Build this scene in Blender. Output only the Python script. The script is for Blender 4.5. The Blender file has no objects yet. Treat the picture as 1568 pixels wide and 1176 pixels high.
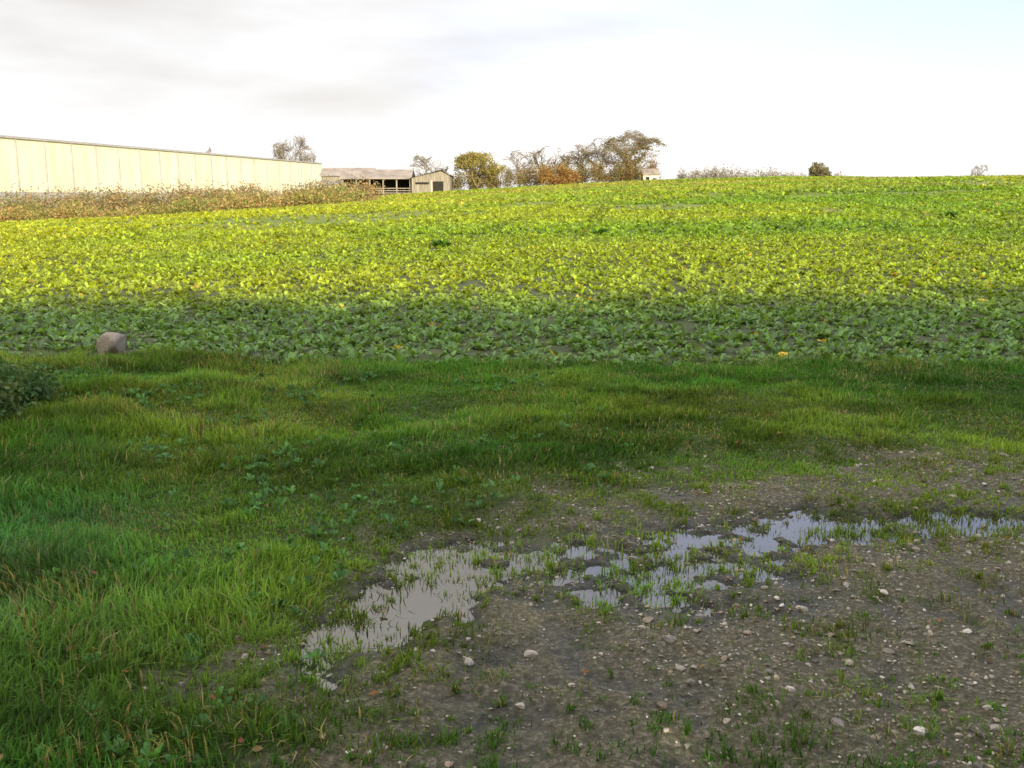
import bpy, math, numpy as np
from mathutils import Vector
rng=np.random.default_rng(7)
S=bpy.context.scene
# ------------------------------------------------------------ helpers
TAB=np.random.default_rng(3).random((256,256))
def vn(x,y,s=0):
    x=np.asarray(x,float)+s*17.31+1000; y=np.asarray(y,float)+s*9.77+1000
    xi=np.floor(x).astype(int); yi=np.floor(y).astype(int); fx=x-xi; fy=y-yi
    fx=fx*fx*(3-2*fx); fy=fy*fy*(3-2*fy)
    a=TAB[xi%256,yi%256]; b=TAB[(xi+1)%256,yi%256]; c=TAB[xi%256,(yi+1)%256]; d=TAB[(xi+1)%256,(yi+1)%256]
    return (a*(1-fx)+b*fx)*(1-fy)+(c*(1-fx)+d*fx)*fy
def fbm(x,y,s=0,o=4):
    r=0;a=1;t=0
    for i in range(o):
        r=r+a*vn(np.asarray(x)*2**i,np.asarray(y)*2**i,s+i*3); t+=a; a*=.5
    return r/t
def sst(a,b,x):
    t=np.clip((np.asarray(x,float)-a)/(b-a),0,1); return t*t*(3-2*t)
PUD=np.array([(-.62,3.25,.12,.028),(-.56,3.5,.19,.060),(-.42,3.85,.26,.072),(-.30,4.25,.27,.050),(.0,4.35,.38,.040),(.5,4.22,.46,.044),
 (.95,4.5,.32,.038),(1.45,4.82,.27,.052),(2.1,4.85,.25,.044),(2.9,4.85,.17,.038),(3.9,5.1,.15,.024)])
def puddle(x,y):
    r=np.zeros(np.broadcast(x,y).shape)
    wob=(fbm(x*3.1,y*3.1,91,3)-.5)*.35
    x=x+wob; y=y+(fbm(x*3.1,y*3.1,95,3)-.5)*.3
    for i in range(len(PUD)-1):
        a=PUD[i];b=PUD[i+1]; d=b[:2]-a[:2]; L=d@d
        t=np.clip(((x-a[0])*d[0]+(y-a[1])*d[1])/L,0,1)
        w=a[2]+(b[2]-a[2])*t; dep=a[3]+(b[3]-a[3])*t
        q=((x-a[0]-t*d[0])**2+(y-a[1]-t*d[1])**2)/w**2
        r=np.maximum(r,dep*np.exp(-q**1.3))
    return r
# verge / mud boundary: mud lies to the right of this line
BX=np.array([-1.2,-.95,-.95,-.85,-.55,.25,1.4,2.8,4.6,7.5]); BY=np.array([1.0,2.6,3.3,3.95,4.7,5.35,5.9,6.4,7.1,8.2])
def mudmask(x,y):
    n=(fbm(x*1.6,y*1.6,5,3)-.5)+(fbm(x*7,y*7,6,2)-.5)*.6
    left=np.interp(y,BY,BX)
    d=(x-left)/np.where(y>4.5,2.1,1.0)
    return sst(-.25,.5,d+n*1.2)*sst(13,11,y)*sst(-8,-4,y)
def hx(x):
    return np.interp(x,[-400,-110,-61,-45,-30,-15,0,12,25,40,61,200],[-3,-2.6,-1.9,-1.1,-.2,.9,1.7,2.4,3.05,3.5,3.8,4.1])
def base(x,y):
    t=np.clip((y-10)/120,0,1)
    return hx(x)*(1-(1-t)**1.7)+1.2*sst(140,190,y)*sst(90,50,np.abs(x))*sst(500,300,y)
def H(x,y):
    x=np.asarray(x,float);y=np.asarray(y,float)
    near=sst(14,9,y)*sst(14,9,np.abs(x))
    m=mudmask(x,y); pu=puddle(x,y)
    rough=.034+.045*sst(.004,.03,pu)*sst(.068,.052,pu)
    micro=(fbm(x*3,y*3,1,4)-.5)*.05*m+(fbm(x*11,y*11,2,3)-.5)*rough*m
    verge=(1-m)*(.02+(fbm(x*.9,y*.9,4,3)-.5)*.12+(fbm(x*4,y*4,14,2)-.5)*.05)+(1-m)*sst(-1.4,-3.5,x)*.08
    z=base(x,y)
    z=z+near*(micro+verge)+(1-near)*(fbm(x*.25,y*.25,8,3)-.5)*.15*sst(10,20,y)*sst(900,200,y)
    return z-pu-near*m*.004
def build(name,V,Q=None,T=None,C=None,mat=None,smooth=True,parent=None,attr="Col"):
    V=np.asarray(V,np.float32).reshape(-1,3); loops=[];tot=[]
    if Q is not None and len(Q): Q=np.asarray(Q,np.int32).reshape(-1,4); loops.append(Q.ravel()); tot.append(np.full(len(Q),4,np.int32))
    if T is not None and len(T): T=np.asarray(T,np.int32).reshape(-1,3); loops.append(T.ravel()); tot.append(np.full(len(T),3,np.int32))
    lp=np.concatenate(loops); tot=np.concatenate(tot); st=np.concatenate([[0],np.cumsum(tot)[:-1]]).astype(np.int32)
    me=bpy.data.meshes.new(name); me.vertices.add(len(V)); me.loops.add(len(lp)); me.polygons.add(len(tot))
    me.vertices.foreach_set("co",V.ravel()); me.loops.foreach_set("vertex_index",lp)
    me.polygons.foreach_set("loop_start",st); me.polygons.foreach_set("loop_total",tot)
    me.polygons.foreach_set("use_smooth",np.full(len(tot),smooth))
    if C is not None:
        C=np.asarray(C,np.float32).reshape(-1,3); C4=np.ones((len(C),4),np.float32); C4[:,:3]=C
        a=me.attributes.new(attr,'FLOAT_COLOR','POINT'); a.data.foreach_set("color",C4.ravel())
    me.update(calc_edges=True); me.validate()
    ob=bpy.data.objects.new(name,me); S.collection.objects.link(ob)
    if mat: me.materials.append(mat)
    if parent: ob.parent=parent
    return ob
def stamp(N,k,t):
    t=np.asarray(t); return (t[None]+(np.arange(N)*k)[:,None,None]).reshape(-1,t.shape[1])
# ------------------------------------------------------------ materials
def newmat(n):
    m=bpy.data.materials.new(n); m.use_nodes=True; nt=m.node_tree; return m,nt,nt.nodes["Principled BSDF"],nt.nodes["Material Output"]
def N(nt,t,**k):
    n=nt.nodes.new(t)
    for a,b in k.items(): setattr(n,a,b)
    return n
def foliage(name,rough=.5,trans=.3,spec=.4,tint=(1.25,1.15,.55)):
    m,nt,p,o=newmat(name)
    a=N(nt,"ShaderNodeAttribute",attribute_name="Col")
    p.inputs["Roughness"].default_value=rough; p.inputs["Specular IOR Level"].default_value=spec
    nt.links.new(a.outputs["Color"],p.inputs["Base Color"])
    mx=N(nt,"ShaderNodeMixShader"); mx.inputs[0].default_value=trans
    tr=N(nt,"ShaderNodeBsdfTranslucent"); mul=N(nt,"ShaderNodeMix",data_type='RGBA',blend_type='MULTIPLY')
    mul.inputs[0].default_value=1; mul.inputs[7].default_value=(*tint,1)
    nt.links.new(a.outputs["Color"],mul.inputs[6]); nt.links.new(mul.outputs[2],tr.inputs[0])
    nt.links.new(p.outputs[0],mx.inputs[1]); nt.links.new(tr.outputs[0],mx.inputs[2]); nt.links.new(mx.outputs[0],o.inputs[0])
    return m
M_crop=foliage("crop_leaf",.38,.36,.6,(1.35,1.15,.4)); M_grass=foliage("grass_blade",.5,.4,.22); M_leaf=foliage("tree_leaf",.6,.25,.2); 
def simple(name,col,rough=.8,scale=4,var=.35,bump=.2,stretch=(1,1,1)):
    m,nt,p,o=newmat(name); tc=N(nt,"ShaderNodeTexCoord"); mp=N(nt,"ShaderNodeMapping"); mp.inputs["Scale"].default_value=stretch
    nz=N(nt,"ShaderNodeTexNoise"); nz.inputs["Scale"].default_value=scale; nz.inputs["Detail"].default_value=6
    nt.links.new(tc.outputs["Object"],mp.inputs[0]); nt.links.new(mp.outputs[0],nz.inputs["Vector"])
    cr=N(nt,"ShaderNodeValToRGB"); cr.color_ramp.elements[0].position=.3; cr.color_ramp.elements[1].position=.7
    cr.color_ramp.elements[0].color=(*[c*(1-var) for c in col],1); cr.color_ramp.elements[1].color=(*[min(1,c*(1+var)) for c in col],1)
    nt.links.new(nz.outputs[0],cr.inputs[0]); nt.links.new(cr.outputs[0],p.inputs["Base Color"])
    p.inputs["Roughness"].default_value=rough
    b=N(nt,"ShaderNodeBump"); b.inputs["Strength"].default_value=bump; b.inputs["Distance"].default_value=.02
    nt.links.new(nz.outputs[0],b.inputs["Height"]); nt.links.new(b.outputs[0],p.inputs["Normal"]); return m
M_bark=simple("bark",(.25,.20,.135),.9,3)
M_roof=simple("fibre_cement_roof",(.36,.31,.26),.8,.6,.25)
M_wood=simple("weathered_boards",(.34,.30,.23),.85,1.2,.4,.2,(6,6,.5))
M_dark=simple("dark_interior",(.03,.025,.02),.9)
M_white=simple("painted_render",(.72,.69,.6),.8,1,.08)
M_metal=simple("galvanised_metal",(.46,.44,.40),.5,1,.15)
# cladding
M_clad,nt,p,o=newmat("cream_cladding"); tc=N(nt,"ShaderNodeTexCoord"); 
wv=N(nt,"ShaderNodeTexWave",wave_type='BANDS',bands_direction='X'); wv.inputs["Scale"].default_value=.8; nt.links.new(tc.outputs["Object"],wv.inputs[0])
mp=N(nt,"ShaderNodeMapping"); mp.inputs["Scale"].default_value=(.5,.5,.08); nt.links.new(tc.outputs["Object"],mp.inputs[0])
nz=N(nt,"ShaderNodeTexNoise"); nz.inputs["Scale"].default_value=1; nz.inputs["Detail"].default_value=5; nt.links.new(mp.outputs[0],nz.inputs["Vector"])
cr=N(nt,"ShaderNodeValToRGB"); cr.color_ramp.elements[0].position=.3; cr.color_ramp.elements[1].position=.65
cr.color_ramp.elements[0].color=(.74,.68,.46,1); cr.color_ramp.elements[1].color=(.90,.86,.66,1)
nt.links.new(nz.outputs[0],cr.inputs[0]); nt.links.new(cr.outputs[0],p.inputs["Base Color"]); p.inputs["Roughness"].default_value=.6
b=N(nt,"ShaderNodeBump"); b.inputs["Strength"].default_value=.25; b.inputs["Distance"].default_value=.05; nt.links.new(wv.outputs[0],b.inputs["Height"]); nt.links.new(b.outputs[0],p.inputs["Normal"])
# stone material
M_stone,nt,p,o=newmat("flint_stone"); a=N(nt,"ShaderNodeAttribute",attribute_name="Col"); p.inputs["Roughness"].default_value=.6
nz=N(nt,"ShaderNodeTexNoise"); nz.inputs["Scale"].default_value=60; tc=N(nt,"ShaderNodeTexCoord"); nt.links.new(tc.outputs["Object"],nz.inputs["Vector"])
ml=N(nt,"ShaderNodeMix",data_type='RGBA',blend_type='OVERLAY'); ml.inputs[0].default_value=.7; nt.links.new(a.outputs["Color"],ml.inputs[6]); nt.links.new(nz.outputs[0],ml.inputs[7]); nt.links.new(ml.outputs[2],p.inputs["Base Color"])
# water
M_water,nt,p,o=newmat("puddle_water"); p.inputs["Base Color"].default_value=(.035,.03,.02,1); p.inputs["Roughness"].default_value=.03; p.inputs["IOR"].default_value=2.5
nz=N(nt,"ShaderNodeTexNoise"); nz.inputs["Scale"].default_value=14; tc=N(nt,"ShaderNodeTexCoord"); nt.links.new(tc.outputs["Object"],nz.inputs["Vector"])
b=N(nt,"ShaderNodeBump"); b.inputs["Strength"].default_value=.05; b.inputs["Distance"].default_value=.02; nt.links.new(nz.outputs[0],b.inputs["Height"]); nt.links.new(b.outputs[0],p.inputs["Normal"])
# ground
M_ground,nt,p,o=newmat("ground"); L=nt.links.new
at=N(nt,"ShaderNodeAttribute",attribute_name="Col"); sp=N(nt,"ShaderNodeSeparateColor"); L(at.outputs["Color"],sp.inputs[0])
geo=N(nt,"ShaderNodeNewGeometry"); sx=N(nt,"ShaderNodeSeparateXYZ"); L(geo.outputs["Position"],sx.inputs[0])
def noise(sc,det=6,rough=.6):
    n=N(nt,"ShaderNodeTexNoise"); n.inputs["Scale"].default_value=sc; n.inputs["Detail"].default_value=det; n.inputs["Roughness"].default_value=rough; L(geo.outputs["Position"],n.inputs["Vector"]); return n
def ramp(src,stops):
    c=N(nt,"ShaderNodeValToRGB"); e=c.color_ramp.elements
    e[0].position=stops[0][0]; e[0].color=(*stops[0][1],1); e[1].position=stops[-1][0]; e[1].color=(*stops[-1][1],1)
    for q in stops[1:-1]: x=e.new(q[0]); x.color=(*q[1],1)
    L(src,c.inputs[0]); return c
def mixc(f,a,b):
    m=N(nt,"ShaderNodeMix",data_type='RGBA'); L(f,m.inputs[0]); L(a,m.inputs[6]); L(b,m.inputs[7]); return m.outputs[2]
n1=noise(45,8,.75); n2=noise(3); n3=noise(.35)
mud=ramp(n1.outputs[0],[(.35,(.038,.032,.017)),(.46,(.105,.09,.052)),(.55,(.22,.19,.12)),(.62,(.46,.41,.30))])
mud2=ramp(n2.outputs[0],[(.35,(.075,.095,.028)),(.65,(.15,.135,.070))])
mm=N(nt,"ShaderNodeMix",data_type='RGBA'); mm.inputs[0].default_value=.35; L(mud.outputs[0],mm.inputs[6]); L(mud2.outputs[0],mm.inputs[7])
grs=ramp(n2.outputs[0],[(.3,(.05,.085,.014)),(.7,(.09,.13,.025))])
soil=ramp(n2.outputs[0],[(.3,(.055,.08,.02)),(.7,(.11,.13,.035))])
farf=ramp(n3.outputs[0],[(.35,(.15,.22,.025)),(.55,(.22,.27,.035)),(.70,(.42,.30,.13))])
dist=N(nt,"ShaderNodeMapRange"); dist.inputs[1].default_value=20; dist.inputs[2].default_value=42; L(sx.outputs["Y"],dist.inputs[0])
fld=mixc(dist.outputs[0],soil.outputs[0],farf.outputs[0])
wet=N(nt,"ShaderNodeMapRange"); wet.inputs[1].default_value=-.004; wet.inputs[2].default_value=-.028; L(sx.outputs["Z"],wet.inputs[0])
wm=N(nt,"ShaderNodeMath",operation='MULTIPLY'); L(wet.outputs[0],wm.inputs[0]); L(sp.outputs[0],wm.inputs[1])
wetc=N(nt,"ShaderNodeMix",data_type='RGBA',blend_type='MULTIPLY'); L(wm.outputs[0],wetc.inputs[0]); L(mm.outputs[2],wetc.inputs[6]); wetc.inputs[7].default_value=(.28,.31,.36,1)
c1=mixc(sp.outputs[0],grs.outputs[0],wetc.outputs[2]); c2=mixc(sp.outputs[2],c1,fld)
L(c2,p.inputs["Base Color"])
rr=N(nt,"ShaderNodeMapRange"); rr.inputs[3].default_value=.8; rr.inputs[4].default_value=.22; L(wm.outputs[0],rr.inputs[0]); L(rr.outputs[0],p.inputs["Roughness"])
b=N(nt,"ShaderNodeBump"); b.inputs["Strength"].default_value=1; b.inputs["Distance"].default_value=.02; L(n1.outputs[0],b.inputs["Height"]); L(b.outputs[0],p.inputs["Normal"])
# ------------------------------------------------------------ ground sheet
def axis(lo,hi,step,far,g=1.13):
    a=list(np.arange(lo,hi,step)); s=step
    x=a[-1]
    while x<far[1]: s*=g; x+=s; a.append(x)
    s=step; x=a[0]; f=[]
    while x>far[0]: s*=g; x-=s; f.append(x)
    return np.array(f[::-1]+a)
gx=axis(-4.5,5.5,.018,(-2500,2500),1.07); gy=axis(1.8,8,.016,(-400,4000),1.05)
X,Y=np.meshgrid(gx,gy); Z=H(X,Y)
nx=len(gx);ny=len(gy); I=np.arange(nx*ny).reshape(ny,nx)
Q=np.stack([I[:-1,:-1],I[:-1,1:],I[1:,1:],I[1:,:-1]],-1).reshape(-1,4)
EDGE=9.3
fieldm=sst(EDGE-.35,EDGE+.15,Y+ (vn(X*1.5,Y*1.5,3)-.5)*.5)*sst(260,230,Y)
mk=mudmask(X,Y)*(1-fieldm)
build("ground",np.stack([X,Y,Z],-1),Q,None,np.stack([mk,1-mk,fieldm],-1),M_ground)
# puddle water
WZ=-.034
wx=np.linspace(-1.2,4.6,30); wy=np.linspace(2.95,5.9,20); WX,WY=np.meshgrid(wx,wy); I=np.arange(600).reshape(20,30)
build("puddle_water",np.stack([WX,WY,WX*0+WZ],-1),np.stack([I[:-1,:-1],I[:-1,1:],I[1:,1:],I[1:,:-1]],-1),None,None,M_water)
STN=(-3.82,9.5)
def awaystone(x,y,r=.2): return ((x-STN[0])**2+((y-STN[1]+.1)*.6)**2)>r*r
# ------------------------------------------------------------ grass
def blades(name,x,y,h,w,col,lean=.5,mat=M_grass,zmin=None):
    n=len(x); z=H(x,y)-.005
    if zmin is not None: z=np.maximum(z,zmin)
    az=rng.random(n)*2*np.pi; fa=rng.random(n)*2*np.pi
    az=np.where(rng.random(n)<.5,fbm(x*1.4,y*1.4,44,2)*14+rng.normal(0,.6,n),az)
    le=np.abs(rng.normal(0,lean,n))*h
    dx=np.cos(az)*le; dy=np.sin(az)*le; wx=np.cos(fa)*w*.5; wy=np.sin(fa)*w*.5
    hh=h*np.clip(1-.3*(le/h)**2,.25,1)
    P=np.zeros((n,5,3))
    P[:,0]=np.stack([x-wx,y-wy,z],-1); P[:,1]=np.stack([x+wx,y+wy,z],-1)
    P[:,2]=np.stack([x+dx*.35+wx*.8,y+dy*.35+wy*.8,z+hh*.65],-1); P[:,3]=np.stack([x+dx*.35-wx*.8,y+dy*.35-wy*.8,z+hh*.65],-1)
    P[:,4]=np.stack([x+dx,y+dy,z+hh],-1)
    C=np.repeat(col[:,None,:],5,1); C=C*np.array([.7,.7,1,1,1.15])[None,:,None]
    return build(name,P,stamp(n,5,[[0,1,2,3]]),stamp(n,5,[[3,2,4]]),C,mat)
def gcol(x,y,n):
    f=fbm(x*.8,y*.8,21,3)[:,None]; f=np.clip((f-.3)*2.4,0,1)
    a=np.array([.095,.25,.035]); b=np.array([.21,.32,.045]); c=np.array([.080,.24,.075])
    lf=sst(-.8,-2.2,x)[:,None]*sst(6,4,y)[:,None]
    col=a*(1-f)+b*f; col=col*(1-lf*.7)+c*lf*.7
    f2=fbm(x*1.1,y*2.6,27,3)[:,None]; col=col*(.65+.8*np.clip((f2-.3)*2.2,0,1))
    pdry=.04+.16*sst(.55,.72,fbm(x*1.7,y*2.5,29,2))
    dry=(rng.random(n)<pdry)[:,None]; col=np.where(dry,np.array([.40,.34,.15]),col)
    return col*rng.uniform(.55,1.5,(n,1))
n=1000000
x=rng.uniform(-9,10,n); y=1.7+(EDGE-1.7)*rng.random(n)**1.1
mk=mudmask(x,y); far=sst(4.8,6.2,y)
keep=(np.abs(x)<y*.62+1.2)&(rng.random(n)<(1-mk*(1-.7*far*sst(.3,.55,fbm(x*2.2,y*2.2,33,3)))))&(puddle(x,y)<.02)&awaystone(x,y)
x=x[keep];y=y[keep];n=len(x); mk=mudmask(x,y)
tuss=sst(.40,.75,fbm(x*2.6,y*2.6,31,3)); leftt=sst(-.6,-2.4,x)
h=(.026+.042*tuss+.024*leftt*(.3+tuss))*rng.uniform(.5,1.5,n)*np.clip(1.15-.75*mk,.4,1)
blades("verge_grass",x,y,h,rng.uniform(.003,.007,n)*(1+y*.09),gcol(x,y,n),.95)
n=22000; x=rng.uniform(-9,10,n); y=EDGE-.1+rng.normal(0,.2,n)+.3*(vn(x*.8,x*0,3)-.5); k=awaystone(x,y); x=x[k];y=y[k];n=len(x)
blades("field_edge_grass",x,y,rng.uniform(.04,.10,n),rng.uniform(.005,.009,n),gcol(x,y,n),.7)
# tufts in mud
nt_=30000; cx=rng.uniform(-1.8,8,nt_); cy=1.7+7.3*rng.random(nt_)**1.15
dens=sst(.40,.60,fbm(cx*1.3,cy*1.3,41,3))*.55+.16
pd=puddle(cx,cy); ring=sst(.0,.006,pd)*sst(.066,.045,pd)
k=(rng.random(nt_)<dens+sst(4.8,6.8,cy)*.3+ring*.2+sst(-.2,-.9,cx)*.3)&(mudmask(cx,cy)>.2)&(cx<cy*.62+1)&(pd<.060)
cx=cx[k];cy=cy[k]; nb=(4+40*rng.random(len(cx))**2.2).astype(int); rad=.005+.04*rng.random(len(cx))**1.3; th=rng.uniform(.012,.048,len(cx))*np.where(ring[k]>.5,1.15,1)
ci=np.repeat(np.arange(len(cx)),nb); n=len(ci)
x=cx[ci]+rng.normal(0,1,n)*rad[ci]; y=cy[ci]+rng.normal(0,1,n)*rad[ci]
col=gcol(x,y,n)
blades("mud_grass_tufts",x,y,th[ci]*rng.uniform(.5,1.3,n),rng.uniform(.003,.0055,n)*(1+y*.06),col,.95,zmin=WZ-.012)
# ------------------------------------------------------------ leafy rosettes
def rosettes(name,px,py,size,nl,rows,col,mat=M_crop,elev=(.25,1.1),wr=.5,lift=0):
    ii=np.repeat(np.arange(len(px)),nl); n=len(ii)
    z=H(px,py)[ii]+lift; L_=size[ii]*rng.uniform(.65,1.2,n); az=rng.random(n)*2*np.pi; el=rng.uniform(*elev,n)
    W=L_*wr*rng.uniform(.8,1.2,n)*.5
    s=np.linspace(0,1,rows)
    prof={2:np.array([.5,1.]),3:np.array([.25,1,.35]),4:np.array([.12,.75,1,.3])}[rows]
    k=rng.uniform(.25,.7,n)
    r=L_[:,None]*s*np.cos(el)[:,None]*1.0+.01; zz=L_[:,None]*(s*np.sin(el)[:,None]*1.15-(k*.6)[:,None]*s**2)
    tw=rng.uniform(-.5,.5,n)
    cxv=np.cos(az)[:,None];sxv=np.sin(az)[:,None]
    P=np.zeros((n,rows,3,3)); cols=[-1,0,1]
    for j,c in enumerate(cols):
        ww=W[:,None]*prof*c
        P[:,:,j,0]=px[ii][:,None]+cxv*r-sxv*ww; P[:,:,j,1]=py[ii][:,None]+sxv*r+cxv*ww
        P[:,:,j,2]=z[:,None]+zz+abs(c)*W[:,None]*prof*.35+ww*tw[:,None]+(rng.normal(0,.12,(n,rows))*W[:,None] if c else 0)
    q=[]
    for a in range(rows-1):
        for j in range(2): q.append([a*3+j,a*3+j+1,(a+1)*3+j+1,(a+1)*3+j])
    C=col[ii]*rng.uniform(.6,1.45,(n,1)); C=np.repeat(C[:,None,:],rows*3,1).reshape(n,rows,3,3).copy(); C[:,:,1]*=1.2
    return (P.reshape(n*rows*3,3),stamp(n,rows*3,q),C.reshape(-1,3))
def cat(name,parts,mat):
    V=[];Q=[];C=[];o=0
    for v,q,c in parts: V.append(v);Q.append(q+o);C.append(c);o+=len(v)
    return build(name,np.concatenate(V),np.concatenate(Q),None,np.concatenate(C),mat)
def cropcol(x,y):
    n=len(x); f=np.clip((fbm(x*.12,y*.12,51,3)-.3)*2.4,0,1)[:,None]
    a=np.array([.22,.38,.030]); b=np.array([.43,.48,.032])
    lf=sst(12,-25,x)[:,None]*.6; f=np.clip(f*.55+lf,0,1)  # left-hand glow painted into the leaves: yellower and brighter towards the left
    col=a*(1-f)+b*f; g=np.array([.165,.31,.075]); sh=sst(17,12,y)[:,None]  # shade painted into the near crop: darker, bluer green in the hedgerow's shadow
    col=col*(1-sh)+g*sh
    ye=(rng.random(n)<.007)[:,None]; col=np.where(ye,np.array([.55,.45,.06]),col)
    dk=(rng.random(n)<.12)[:,None]; col=np.where(dk,col*.6,col)
    far=sst(50,100,y)[:,None]*sst(.46,.60,fbm(x*.05,y*.12,66,3))[:,None]*.45
    col=col*(1-far)+np.array([.46,.36,.12])*far
    # faint drill / tramline rows running up the slope
    row=(np.abs(((x-.12*y)/3.0)%1-.5)<.07)[:,None]&(y>28)[:,None]; col=np.where(row,col*.78,col)
    return col*rng.uniform(.75,1.25,(n,1))
def scatter(y0,y1,dens):
    A=.5*(y1**2-y0**2)*1.36+ (y1-y0)*8; n=int(A*dens)
    y=np.sqrt(rng.uniform(y0**2,y1**2,n)); x=rng.uniform(-1,1,n)*(y*.68+4); 
    return x,y
def bare(x,y):
    f=fbm(x*.16,y*.10,61,3); return sst(.55,.65,f)*sst(28,40,y)*.9
parts=[]
x,y=scatter(EDGE,15,80); y=y+.35*(vn(x*.8,x*0,3)-.5)
g=fbm(x*1.5,y*1.5,55,2); k=(rng.random(len(x))<np.clip(.8+1.3*(g-.35),.35,1))&awaystone(x,y,.26); x=x[k];y=y[k]
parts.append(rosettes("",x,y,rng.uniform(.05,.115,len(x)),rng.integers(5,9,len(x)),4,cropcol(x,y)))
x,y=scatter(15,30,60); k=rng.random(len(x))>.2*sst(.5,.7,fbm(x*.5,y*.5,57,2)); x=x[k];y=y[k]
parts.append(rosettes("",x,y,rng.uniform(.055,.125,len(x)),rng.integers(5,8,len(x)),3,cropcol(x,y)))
x,y=scatter(30,60,26); k=rng.random(len(x))>bare(x,y); x=x[k];y=y[k]
parts.append(rosettes("",x,y,rng.uniform(.08,.175,len(x)),rng.integers(4,7,len(x)),2,cropcol(x,y),wr=.7))
x,y=scatter(60,120,7.5); k=(rng.random(len(x))>bare(x,y)); x=x[k];y=y[k]
parts.append(rosettes("",x,y,rng.uniform(.13,.27,len(x)),rng.integers(4,6,len(x)),2,cropcol(x,y),elev=(.3,1.2),wr=.85))
x,y=scatter(120,194,4.2); k=(x>-60); x=x[k];y=y[k]
parts.append(rosettes("",x,y,rng.uniform(.20,.36,len(x)),np.full(len(x),4),2,cropcol(x,y),elev=(.3,1.2),wr=.95))
for cx,cy,s in [(-1.8,25.5,.2),(2.6,30,.2),(15.5,36,.35)]:
    n=int(60*s); x=cx+rng.normal(0,.35*s,n); y=cy+rng.normal(0,.35*s,n)
    parts.append(rosettes("",x,y,rng.uniform(.14,.22,n),rng.integers(7,11,n),4,np.tile([[.08,.19,.025]],(n,1))*rng.uniform(.7,1.3,(n,1)),lift=.02))
cat("crop_field",parts,M_crop)
# weeds on verge
n=3600; x=rng.uniform(-4.8,1.5,n); y=rng.uniform(2.0,8.8,n); k=(rng.random(n)<(.10+sst(.42,.58,fbm(x*1.1,y*1.1,71,2)))*sst(1.5,-1.5,x))&(x>-.62*y-.6)&(mudmask(x,y)<.5); x=x[k];y=y[k]; n=len(x)
cat("verge_weeds",[rosettes("",x,y,rng.uniform(.015,.05,n),rng.integers(6,13,n),4,np.tile([[.12,.27,.085]],(n,1))*rng.uniform(.6,1.3,(n,1)),elev=(.5,1.35),lift=.02)],M_grass)
# ------------------------------------------------------------ shrubs (leaf clump masses)
def clump(ells,n,size,cols,seed=0,flat=False,shell=.55):
    r=np.random.default_rng(seed); E=np.array(ells,float); vol=E[:,3]*E[:,4]*E[:,5]; vol=vol**.8
    e=r.choice(len(E),n,p=vol/vol.sum()); d=r.normal(size=(n,3)); d/=np.linalg.norm(d,axis=1)[:,None]
    rad=(shell+(1-shell)*r.random(n)**.7)*(1+.18*r.normal(size=n)*1.0)
    P=E[e,:3]+d*E[e,3:6]*rad[:,None]
    a=r.normal(size=(n,3)); a/=np.linalg.norm(a,axis=1)[:,None]; b=np.cross(a,r.normal(size=(n,3))); b/=np.linalg.norm(b,axis=1)[:,None]
    s=(size*r.uniform(.5,1.4,n))[:,None]
    V=np.stack([P-a*s,P-b*s*.55,P+a*s,P+b*s*.55],1)
    cols=np.array(cols); ce=r.random((len(E),))[e]; ci=np.clip((ce*.6+r.random(n)*.4)*len(cols),0,len(cols)-1).astype(int)
    C=cols[ci]*r.uniform(.6,1.4,(n,1)); C=np.repeat(C[:,None],4,1)
    return V.reshape(-1,3),stamp(n,4,[[0,1,2,3]]),C.reshape(-1,3)
def shrub(name,ells,n,size,cols,seed=0,shell=.5): return cat(name,[clump(ells,n,size,cols,seed,shell=shell)],M_leaf)
def g(x,y): return float(H(np.array([x]),np.array([y]))[0])
# hedgerow behind the camera (its shadow falls on the foreground)
E=[]
for xx in np.arange(-45,75,1.3):
    top=6.0+rng.uniform(-.35,.35); yy=-7+rng.uniform(-.4,.4)
    for zc in np.arange(.9,top-.7,1.25): E.append((xx,yy,zc,1.3,1.3,1.1))
    E.append((xx,yy,top-1.0,1.2,1.2,1.0))
shrub("hedgerow",E,56000,.33,[(.05,.08,.02),(.07,.09,.025),(.09,.07,.025)],5,.15)
# dark bush, left verge
E=[]
for i in range(16):
    xx=-3.95+rng.normal(0,.28); yy=7.0+rng.normal(0,.35); hh=rng.uniform(.14,.42); E.append((xx,yy,g(xx,yy)+hh*.5,rng.uniform(.12,.28),.2,hh*.6))
shrub("bramble_bush",E,9000,.022,[(.07,.16,.045),(.10,.19,.055),(.14,.19,.06)],6,.1)
# scrub strip before the shed
E=[]
for i in range(210):
    t=rng.random(); xx=-108+t*88; 
    yy=126+rng.uniform(-8,10)+ (t*22); hh=rng.uniform(3.8,6.3)*(1.05-.42*t); gz=g(xx,yy)
    E.append((xx,yy,gz+hh*.45,rng.uniform(1.2,3.2),2,hh*.55))
shrub("scrub_hedge",E,95000,.165,[(.28,.22,.12),(.38,.27,.13),(.42,.28,.13),(.28,.26,.12),(.20,.21,.09),(.46,.35,.20)],8,.15)
E=[]
for i in range(150):
    t=rng.random(); xx=-92+t*72; yy=112+rng.uniform(-8,3)+t*14; gz=g(xx,yy); hh=rng.uniform(.8,2.6)
    E.append((xx,yy,gz+hh*.4,rng.uniform(1.5,3),1.5,hh*.6))
shrub("bramble_thicket",E,48000,.15,[(.46,.29,.12),(.38,.31,.11),(.25,.30,.07),(.48,.33,.15)],9,.3)
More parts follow.
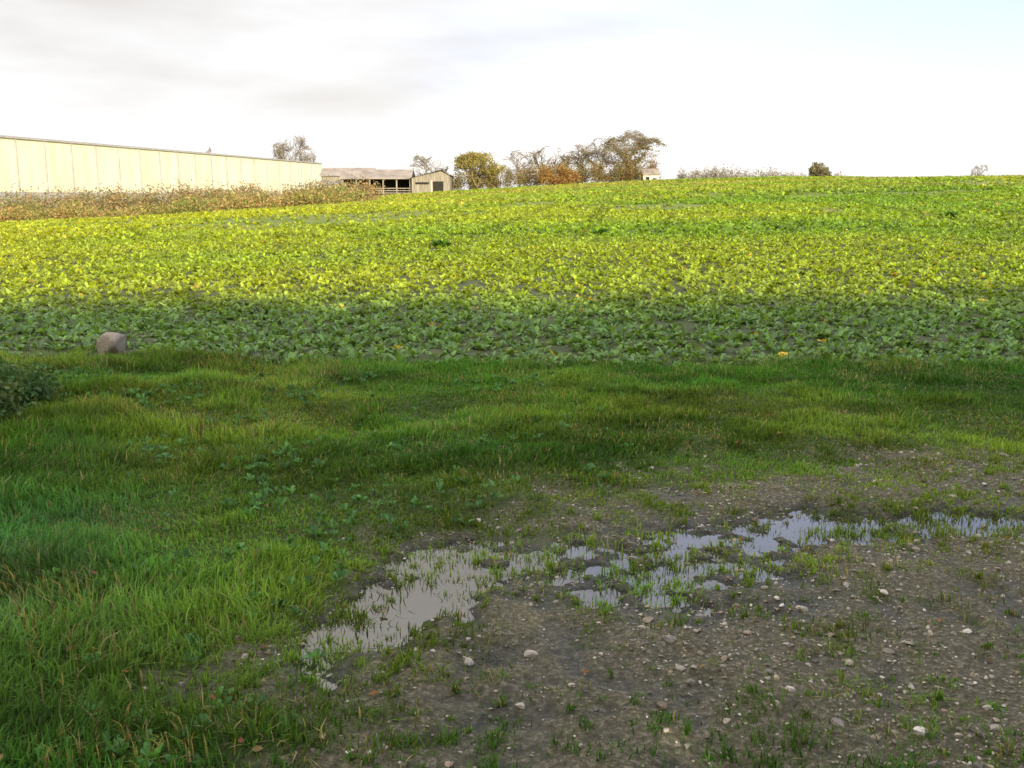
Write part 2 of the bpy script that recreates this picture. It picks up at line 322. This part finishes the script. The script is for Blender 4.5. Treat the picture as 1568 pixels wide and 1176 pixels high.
# ------------------------------------------------------------ trees
def tree(name,pos,h,w,seed,levels=4,kids=5,trunk=.3,leaf=0,lsize=.3,cols=((.1,.1,.03),),ivy=0,rad=.022,barkcol=None):
    r=np.random.default_rng(seed); segs=[]; tips=[]
    def grow(p,d,L,rd,lv):
        ns=3; pts=[p.copy()]; dd=d.copy()
        for i in range(ns):
            dd=dd+r.normal(size=3)*.16; dd[2]+=.05; dd/=np.linalg.norm(dd); p=p+dd*L/ns; pts.append(p.copy())
            segs.append((pts[-2],pts[-1],rd*(1-.55*i/ns),rd*(1-.55*(i+1)/ns)))
        if lv==0: tips.append(p); return
        nk=kids+r.integers(-1,2)
        for i in range(nk):
            t=r.uniform(.3,1) if i else 1.; q=pts[min(ns,int(t*ns))]
            ax=r.normal(size=3); ax-=ax.dot(dd)*dd; ax/=np.linalg.norm(ax); an=r.uniform(.3,1.05)*(.5 if i==0 else 1)
            nd=dd*math.cos(an)+ax*math.sin(an); grow(q,nd,L*r.uniform(.55,.82),rd*r.uniform(.42,.6),lv-1)
    grow(np.zeros(3),np.array([0,0,1.]),.7,.07,levels)
    A=np.array([s[0] for s in segs]);B=np.array([s[1] for s in segs]);Ra=np.array([s[2] for s in segs]);Rb=np.array([s[3] for s in segs])
    mx=np.percentile(B,96,axis=0);mn=np.percentile(B,4,axis=0); cx=(mx+mn)/2; sc=np.array([w/(mx[0]-mn[0]),w/(mx[1]-mn[1]),h/mx[2]])
    P0=np.array([pos[0],pos[1],g(*pos)-.2]); cen=np.array([0,0,.52*h]); rr_=np.array([w*.5,w*.5,.48*h])
    def place(P):
        P=(P-np.array([cx[0],cx[1],0])*np.clip(P[:,2:3]/mx[2]*2,0,1))*sc
        q=(P-cen)/rr_; l=np.linalg.norm(q,axis=1)[:,None]+1e-6
        lim=.84+.16*np.sin(q[:,:1]/l*6+seed)*np.cos(q[:,2:3]/l*7+seed*2); up=P[:,2:3]>.2*h
        l2=np.where((l>lim)&up,lim+(l-lim)*.25,l); return q/l*l2*rr_+cen+P0
    A2=place(A);B2=place(B)
    ra=np.maximum(Ra/.07*trunk,rad);rb=np.maximum(Rb/.07*trunk,rad*.8)
    D=B2-A2; D/=np.linalg.norm(D,axis=1)[:,None]+1e-9; u=np.cross(D,[.3,.8,.52]); u/=np.linalg.norm(u,axis=1)[:,None]+1e-9; v=np.cross(D,u)
    k=5; n=len(A2); V=np.zeros((n,2*k,3))
    for i in range(k):
        a=2*math.pi*i/k; dr=u*math.cos(a)+v*math.sin(a); V[:,i]=A2+dr*ra[:,None]; V[:,k+i]=B2+dr*rb[:,None]
    q=[[i,(i+1)%k,k+(i+1)%k,k+i] for i in range(k)]
    e=bpy.data.objects.new(name,None); S.collection.objects.link(e)
    build(name+"_trunk_and_limbs",V,stamp(n,2*k,q),None,None,M_bark,parent=e)
    tp=place(np.array(tips))
    parts=[]
    def cards(c,n,sp,size):
        cc=c[r.integers(0,len(c),n)]+r.normal(size=(n,3))*sp
        a=r.normal(size=(n,3)); a/=np.linalg.norm(a,axis=1)[:,None]; b=np.cross(a,r.normal(size=(n,3))); b/=np.linalg.norm(b,axis=1)[:,None]; s=(size*r.uniform(.5,1.4,n))[:,None]
        V=np.stack([cc-a*s,cc-b*s*.5,cc+a*s,cc+b*s*.5],1); C=np.array(cols)[r.integers(0,len(cols),n)]*r.uniform(.6,1.4,(n,1))
        parts.append((V.reshape(-1,3),stamp(n,4,[[0,1,2,3]]),np.repeat(C[:,None],4,1).reshape(-1,3)))
    if leaf: cards(tp,leaf,.25,lsize)
    if ivy: cards(A2[Ra>.02],ivy,.45,.2)
    if parts:
        ob=cat(name+"_foliage",parts,M_leaf); ob.parent=e
    return e
OAK=[(.26,.21,.09),(.32,.24,.10),(.21,.20,.08)]
tree("oak_tree",(24.4,208),10.8,14.5,11,5,4,.38,3500,.13,OAK,2600,.026)
tree("ash_tree",(14.5,220),9.8,9,12,4,5,.25,250,.13,OAK,300,.03)
tree("bare_tree",(-64,300),21,15,13,4,6,.3,300,.18,OAK,300,.045)
tree("small_tree",(-17.5,214),8.4,9.5,14,4,5,.25,1100,.15,[(.18,.18,.06),(.24,.21,.08)],300,.03)
tree("evergreen_tree",(-6.7,205),8.0,9.5,15,4,5,.25,7500,.17,[(.26,.26,.06),(.35,.30,.08),(.42,.33,.09)],600,.03)
tree("ash_tree",(2,225),9.0,9,16,4,5,.2,200,.13,OAK,300,.03)
tree("ash_tree",(8.5,222),9.4,9,26,4,5,.2,200,.13,OAK,300,.03)
tree("ash_tree",(18.5,226),10.2,8,17,4,5,.25,300,.13,OAK,300,.03)
tree("round_tree",(90,300),7.6,6.5,18,4,6,.25,2000,.28,[(.18,.19,.09),(.24,.22,.10)],100,.05)
tree("bare_tree",(-86,290),17.2,6,19,4,5,.25,200,.2,OAK,100,.05)
tree("distant_bare_tree",(178,390),10.0,7,20,4,4,.2,60,.25,OAK,50,.05)
E=[]
for i in range(75):
    xx=rng.uniform(-13,29); yy=206+rng.uniform(-3,9); hh=rng.uniform(2.4,5.8); gz=g(xx,yy); E.append((xx,yy,gz+hh*.45,rng.uniform(1.0,2.2),1.6,hh*.55))
shrub("hedge",E,34000,.15,[(.26,.18,.08),(.31,.20,.09),(.21,.21,.07),(.35,.25,.11)],21,.1)
E=[(8.7+rng.uniform(-3.4,3.7),200+rng.uniform(-1,1),g(8,200)+rng.uniform(.8,3.2),rng.uniform(1,1.7),1.5,rng.uniform(1,1.8)) for i in range(12)]
shrub("autumn_beech_bush",E,8500,.14,[(.36,.20,.07),(.42,.25,.08),(.30,.20,.07)],22,.1)
E=[]
for i in range(110):
    t=rng.random(); xx=80+t*75; yy=480+rng.uniform(-20,20); hh=rng.uniform(8,12)*(1-.3*t); E.append((xx,yy,g(xx,yy)+hh*.5,rng.uniform(1.2,3.2),2,hh*.5))
for xx in (93,97,101,104,118): E.append((xx,470,10,1.1,1.1,6.2))
shrub("distant_trees",E,24000,.45,[(.38,.36,.34),(.44,.40,.37),(.37,.37,.34)],23,.2)  # distance haze painted in as pale greyed leaf colours
# ------------------------------------------------------------ buildings
def empty(n): e=bpy.data.objects.new(n,None); S.collection.objects.link(e); return e
def box(name,c,s,mat,parent,rz=0,loc=None):
    x,y,z=[v/2 for v in s]; V=np.array([(a*x,b_*y,d*z) for d in(-1,1) for a,b_ in((-1,-1),(1,-1),(1,1),(-1,1))])+np.array(c)
    return build(name,V,[[3,2,1,0],[4,5,6,7],[0,1,5,4],[1,2,6,5],[2,3,7,6],[3,0,4,7]],None,None,mat,False,parent)
def prism(name,V,Q,T,mat,parent): return build(name,V,Q,T,None,mat,False,parent)
sh=empty("warehouse"); A=np.array([-82.,106.]);B=np.array([-50.,268.]); d=B-A; Ln=np.linalg.norm(d); ang=math.atan2(d[1],d[0])
sh.location=(A[0],A[1],-3); sh.rotation_euler=(0,0,ang); W=44; EH=12.9
box("walls",(Ln/2,W/2,EH/2),(Ln,W,EH),M_clad,sh)
box("plinth",(Ln/2,-.06,2.6),(Ln+.2,.12,5.2),M_metal,sh)
box("gutter",(Ln/2,-.2,EH+.1),(Ln+.6,.4,.22),M_metal,sh)
nb=int(Ln/6.4)
for i in range(nb+1): box("downpipe_%d"%i,(i*Ln/nb,-.14,EH/2+2.6),(.18,.28,EH-5.2),M_metal,sh)
prism("roof",[(-.4,-.3,EH+.22),(Ln+.4,-.3,EH+.22),(Ln+.4,W/2,EH+2.2),(-.4,W/2,EH+2.2),(-.4,W+.3,EH+.22),(Ln+.4,W+.3,EH+.22)],[[0,1,2,3],[3,2,5,4],[0,4,5,1]],[[0,3,4],[1,5,2]],M_roof,sh)
# open barn
bn=empty("open_barn"); bz=g(-23,200); bn.location=(0,0,bz+.15)
x0,x1,yf,yb=-33,-19.4,198,207; eh=3.3; rh=5.1
prism("roof",[(x0-.3,yf-.5,eh),(x1,yf-.5,eh),(x1,(yf+yb)/2,rh),(x0-.3,(yf+yb)/2,rh),(x0-.3,yb+.5,eh),(x1,yb+.5,eh),
 (x0-.3,yf-.5,eh-.15),(x1,yf-.5,eh-.15),(x0-.3,yb+.5,eh-.15),(x1,yb+.5,eh-.15)],[[0,1,2,3],[3,2,5,4],[0,6,7,1],[6,8,9,7]],[[0,3,4]],M_roof,bn)
box("back_wall",((x0+x1)/2,yb,eh/2),(x1-x0,.15,eh-.2),M_dark,bn)
box("end_wall",(x0,(yf+yb)/2,eh/2),(.15,yb-yf-.3,eh-.3),M_wood,bn)
for i in range(6): box("post_%d"%i,(x0+.3+i*(x1-x0-.6)/5,yf,eh/2-.2),(.25,.25,eh+.2),M_wood,bn)
for zz in (.5,.95,1.4): box("rail_%d"%int(zz*10),((x0+x1)/2,yf-.25,zz),(x1-x0,.08,.16),M_wood,bn)
gb=empty("timber_barn"); gb.location=(0,0,bz+.1)
x0,x1=-19.3,-12.0; yf=197; eh=3.4; rh=4.8; xm=x1-1.6
prism("walls",[(x0,yf,-.8),(x0,yf,eh),(xm,yf,rh-.1),(x1,yf,eh+.6),(x1,yf,-.8),(x0,209,-.8),(x0,209,eh),(xm,209,rh-.1),(x1,209,eh+.6),(x1,209,-.8)],[[0,1,3,4],[0,5,6,1],[4,3,8,9]],[[1,2,3]],M_wood,gb)
prism("roof",[(x0-.4,yf-.5,eh-.05),(xm,yf-.5,rh+.08),(x1+.4,yf-.5,eh+.45),(x0-.4,209.4,eh-.05),(xm,209.4,rh+.08),(x1+.4,209.4,eh+.45)],[[0,1,4,3],[1,2,5,4]],None,M_roof,gb)
box("doorway",(x1-2.2,yf-.03,1.3),(2.0,.1,2.9),M_dark,gb); box("door_post",(x1-3.5,yf-.08,1.4),(.25,.16,3),M_white,gb); box("slot_window",(x0+2,yf-.03,2.4),(2.6,.08,.4),M_dark,gb)
ob_=empty("farm_outbuilding"); z0=g(-36,200); ob_.location=(0,0,z0)
box("walls",(-35.2,202,1.4),(4.2,5,3.6),M_white,ob_); prism("roof",[(-37.6,199.2,3.2),(-32.9,199.2,3.2),(-32.9,202,4.1),(-37.6,202,4.1),(-37.6,204.8,3.2),(-32.9,204.8,3.2)],[[0,1,2,3],[3,2,5,4]],[[0,3,4],[1,5,2]],M_roof,ob_); box("door",(-34.4,199.47,1.2),(1,.08,2),M_dark,ob_)
ob2=empty("farm_shed"); z0=g(-38,232)+.6; ob2.location=(0,0,z0)
box("walls",(-37,236,2.0),(12,9,5.8),M_wood,ob2); prism("roof",[(-43.5,231,4.92),(-30.6,231,4.92),(-31.5,236,6.9),(-43.5,236,6.9),(-43.5,241,4.92),(-30.6,241,4.92)],[[0,1,2,3],[3,2,5,4]],[[0,3,4],[1,5,2]],M_roof,ob2); box("window",(-38,231.4,3),(2,.1,1),M_dark,ob2)
co=empty("cottage"); z0=g(28.5,200)-1.3; co.location=(-.6,-8,z0)
box("walls",(28.3,214,1.2),(3.2,4,3),M_white,co); prism("roof",[(26.5,211.7,2.7),(30.1,211.7,2.7),(30.1,214,4.0),(26.5,214,4.0),(26.5,216.3,2.7),(30.1,216.3,2.7)],[[0,1,2,3],[3,2,5,4]],[[0,3,4],[1,5,2]],M_roof,co); box("window",(27.6,211.97,1.9),(.7,.06,.8),M_dark,co); box("door",(29,211.97,1.1),(.8,.06,1.9),M_dark,co)
# ------------------------------------------------------------ stones
import bmesh
def ico(sub):
    bm=bmesh.new(); bmesh.ops.create_icosphere(bm,subdivisions=sub,radius=1); v=np.array([v.co[:] for v in bm.verts]); f=np.array([[v.index for v in f.verts] for f in bm.faces]); bm.free(); return v,f
def stones(x,y,s,cols,sink=.25,sub=2):
    IV,IF=ico(sub)
    n=len(x); k=len(IV); sc=rng.uniform(.5,1.2,(n,1,3))*np.array([1,1,.55]); V=IV[None]*sc
    for _ in range(5):
        nrm=rng.normal(size=(n,1,3)); nrm/=np.linalg.norm(nrm,axis=2)[...,None]; dd=(V*nrm).sum(2,keepdims=True); V=V-nrm*np.clip(dd-.36,0,9)*.95
    V=V*(1+rng.normal(0,.04,(n,k,1))); a=rng.random(n)*6.28; c=np.cos(a)[:,None];sn=np.sin(a)[:,None]
    VX=(V[:,:,0]*c-V[:,:,1]*sn);VY=(V[:,:,0]*sn+V[:,:,1]*c)
    P=np.stack([VX*s[:,None]+x[:,None],VY*s[:,None]+y[:,None],V[:,:,2]*s[:,None]+(H(x,y)+s*sink)[:,None]],-1)
    return P.reshape(-1,3),stamp(n,k,IF),np.repeat(cols[:,None],k,1).reshape(-1,3)
pal=np.array([[.42,.37,.28],[.30,.26,.19],[.64,.59,.50],[.38,.29,.20],[.22,.20,.17],[.52,.46,.36]])
def stset(n,mu,sg,mx_,sub):
    x=rng.uniform(-1.4,7,n); y=1.8+7.0*rng.random(n)**1.1; band=np.exp(-((y-(5.15+.25*x))/.6)**2)
    k=(rng.random(n)<mudmask(x,y)*(.25+.7*sst(.42,.60,fbm(x*1.3,y*1.3,81,2))+.5*band))&(x<y*.62+.8)&(puddle(x,y)<.05); x=x[k];y=y[k];n=len(x)
    s=np.clip(rng.lognormal(mu,sg,n),.002,mx_)
    return stones(x,y,s,pal[rng.integers(0,6,n)]*rng.uniform(.45,1.15,(n,1)),.15,sub)
a=stset(60000,-5.05,.36,.013,1); b_=stset(10000,-4.5,.40,.036,2)
build("gravel",np.concatenate([a[0],b_[0]]),None,np.concatenate([a[1],b_[1]+len(a[0])]),np.concatenate([a[2],b_[2]]),M_stone,smooth=False)
v,f,c=stones(np.array([STN[0]]),np.array([STN[1]]),np.array([.23]),np.array([[.36,.30,.22]]),.45,3); build("field_stone",v,None,f,c,M_stone)
# fallen leaves
n=120; x=rng.uniform(-2,3.5,n); y=rng.uniform(2.2,7,n); k=np.abs(x)<y*.6; x=x[k];y=y[k];n=len(x); z=np.maximum(H(x,y),WZ)+.006+.035*(1-mudmask(x,y))
a=rng.random(n)*6.28; s=rng.uniform(.010,.024,n); V=np.zeros((n,6,3)); tp=[(0,-1),(.55,-.3),(.5,.4),(0,1),(-.5,.4),(-.55,-.3)]
for i,(u,v) in enumerate(tp): V[:,i]=np.stack([x+s*(u*np.cos(a)-v*np.sin(a)),y+s*(u*np.sin(a)+v*np.cos(a)),z+rng.uniform(0,.014,n)],-1)
cols=np.array([[.26,.11,.05],[.36,.18,.06],[.18,.11,.06],[.34,.25,.10]])[rng.integers(0,4,n)]
build("fallen_leaves",V,stamp(n,6,[[0,1,2,5],[5,2,3,4]]),None,np.repeat(cols[:,None],6,1),M_grass)
# dry dock stalks
n=60; x=np.concatenate([-2.05+rng.normal(0,.1,24),rng.uniform(-3.6,-1.5,36)]); y=np.concatenate([6.6+rng.normal(0,.1,24),rng.uniform(3,8.5,36)])
blades("dry_dock_stalks",x,y,rng.uniform(.10,.22,n),np.full(n,.006),np.tile([[.22,.12,.06]],(n,1))*rng.uniform(.6,1.4,(n,1)),.25)
# ------------------------------------------------------------ light
D=Vector((.42,-.87,0)).normalized(); el=math.radians(14); Dv=Vector((D.x*math.cos(el),D.y*math.cos(el),math.sin(el)))
sl=bpy.data.lights.new("sun",'SUN'); sl.energy=5; sl.angle=math.radians(.5); sl.color=(1,.88,.62); so=bpy.data.objects.new("sun",sl); so.rotation_euler=Dv.to_track_quat('Z','Y').to_euler(); S.collection.objects.link(so)
w=bpy.data.worlds.new("World"); S.world=w; w.use_nodes=True; nt=w.node_tree; L=nt.links.new; bg=nt.nodes["Background"]; bg.inputs[1].default_value=.15
sky=N(nt,"ShaderNodeTexSky",sky_type='NISHITA'); sky.sun_disc=False; sky.sun_elevation=el; sky.sun_rotation=math.atan2(D.x,D.y); sky.air_density=1; sky.dust_density=.6
tc=N(nt,"ShaderNodeTexCoord"); mp=N(nt,"ShaderNodeMapping"); mp.inputs["Scale"].default_value=(1,1,3.2); L(tc.outputs["Generated"],mp.inputs[0])
nz=N(nt,"ShaderNodeTexNoise"); nz.inputs["Scale"].default_value=2.2; nz.inputs["Detail"].default_value=7; nz.inputs["Roughness"].default_value=.5; nz.inputs["Distortion"].default_value=.3; L(mp.outputs[0],nz.inputs["Vector"])
sx=N(nt,"ShaderNodeSeparateXYZ"); L(tc.outputs["Generated"],sx.inputs[0])
m1=N(nt,"ShaderNodeMath",operation='MULTIPLY_ADD'); L(sx.outputs[0],m1.inputs[0]); m1.inputs[1].default_value=-.75; L(nz.outputs[0],m1.inputs[2])
cov=N(nt,"ShaderNodeMapRange",interpolation_type='SMOOTHSTEP'); cov.inputs[1].default_value=.22; cov.inputs[2].default_value=.62; cov.inputs[3].default_value=.40; cov.inputs[4].default_value=.97; L(m1.outputs[0],cov.inputs[0])
hz=N(nt,"ShaderNodeMapRange",interpolation_type='SMOOTHSTEP'); hz.inputs[1].default_value=.15; hz.inputs[2].default_value=.0; hz.inputs[3].default_value=0; hz.inputs[4].default_value=.90; L(sx.outputs[2],hz.inputs[0])
mxm=N(nt,"ShaderNodeMath",operation='MAXIMUM'); L(cov.outputs[0],mxm.inputs[0]); L(hz.outputs[0],mxm.inputs[1])
mp2=N(nt,"ShaderNodeMapping"); mp2.inputs["Scale"].default_value=(1,1,4.5); mp2.inputs["Location"].default_value=(3,1,2); L(tc.outputs["Generated"],mp2.inputs[0])
nz2=N(nt,"ShaderNodeTexNoise"); nz2.inputs["Scale"].default_value=4.2; nz2.inputs["Detail"].default_value=6; L(mp2.outputs[0],nz2.inputs["Vector"])
zx=N(nt,"ShaderNodeMath",operation='MULTIPLY_ADD'); L(sx.outputs[0],zx.inputs[0]); zx.inputs[1].default_value=.36; L(nz2.outputs[0],zx.inputs[2])
zz=N(nt,"ShaderNodeMath",operation='MULTIPLY_ADD'); L(sx.outputs[2],zz.inputs[0]); zz.inputs[1].default_value=-1.2; L(zx.outputs[0],zz.inputs[2])
cr=N(nt,"ShaderNodeValToRGB"); e=cr.color_ramp.elements; e[0].position=-.0; e[0].color=(.77,.725,.67,1); e[1].position=.36; e[1].color=(1,.995,.98,1); L(zz.outputs[0],cr.inputs[0])
sc=N(nt,"ShaderNodeVectorMath",operation='SCALE'); sc.inputs[3].default_value=6.9; L(cr.outputs[0],sc.inputs[0])
zb=N(nt,"ShaderNodeMapRange"); zb.inputs[1].default_value=.25; zb.inputs[2].default_value=.7; zb.inputs[3].default_value=1; zb.inputs[4].default_value=1.9; L(sx.outputs[2],zb.inputs[0])
sc2=N(nt,"ShaderNodeVectorMath",operation='SCALE'); L(sc.outputs[0],sc2.inputs[0]); L(zb.outputs[0],sc2.inputs[3])
blu=N(nt,"ShaderNodeMix",data_type='RGBA',blend_type='MULTIPLY'); blu.inputs[0].default_value=1; L(sky.outputs[0],blu.inputs[6]); blu.inputs[7].default_value=(1.6,1.5,2.2,1)
mx=N(nt,"ShaderNodeMix",data_type='RGBA'); L(mxm.outputs[0],mx.inputs[0]); L(blu.outputs[2],mx.inputs[6]); L(sc2.outputs[0],mx.inputs[7]); L(mx.outputs[2],bg.inputs[0])
# ------------------------------------------------------------ camera
cd=bpy.data.cameras.new("camera"); cd.sensor_width=36; cd.lens=35.3; cd.clip_end=6000; cd.clip_start=.05
co_=bpy.data.objects.new("camera",cd); co_.location=(0,0,1.6); co_.rotation_euler=(math.radians(79.4),0,0); S.collection.objects.link(co_); S.camera=co_
S.view_settings.view_transform='Standard'; S.view_settings.look='None'; S.view_settings.exposure=0
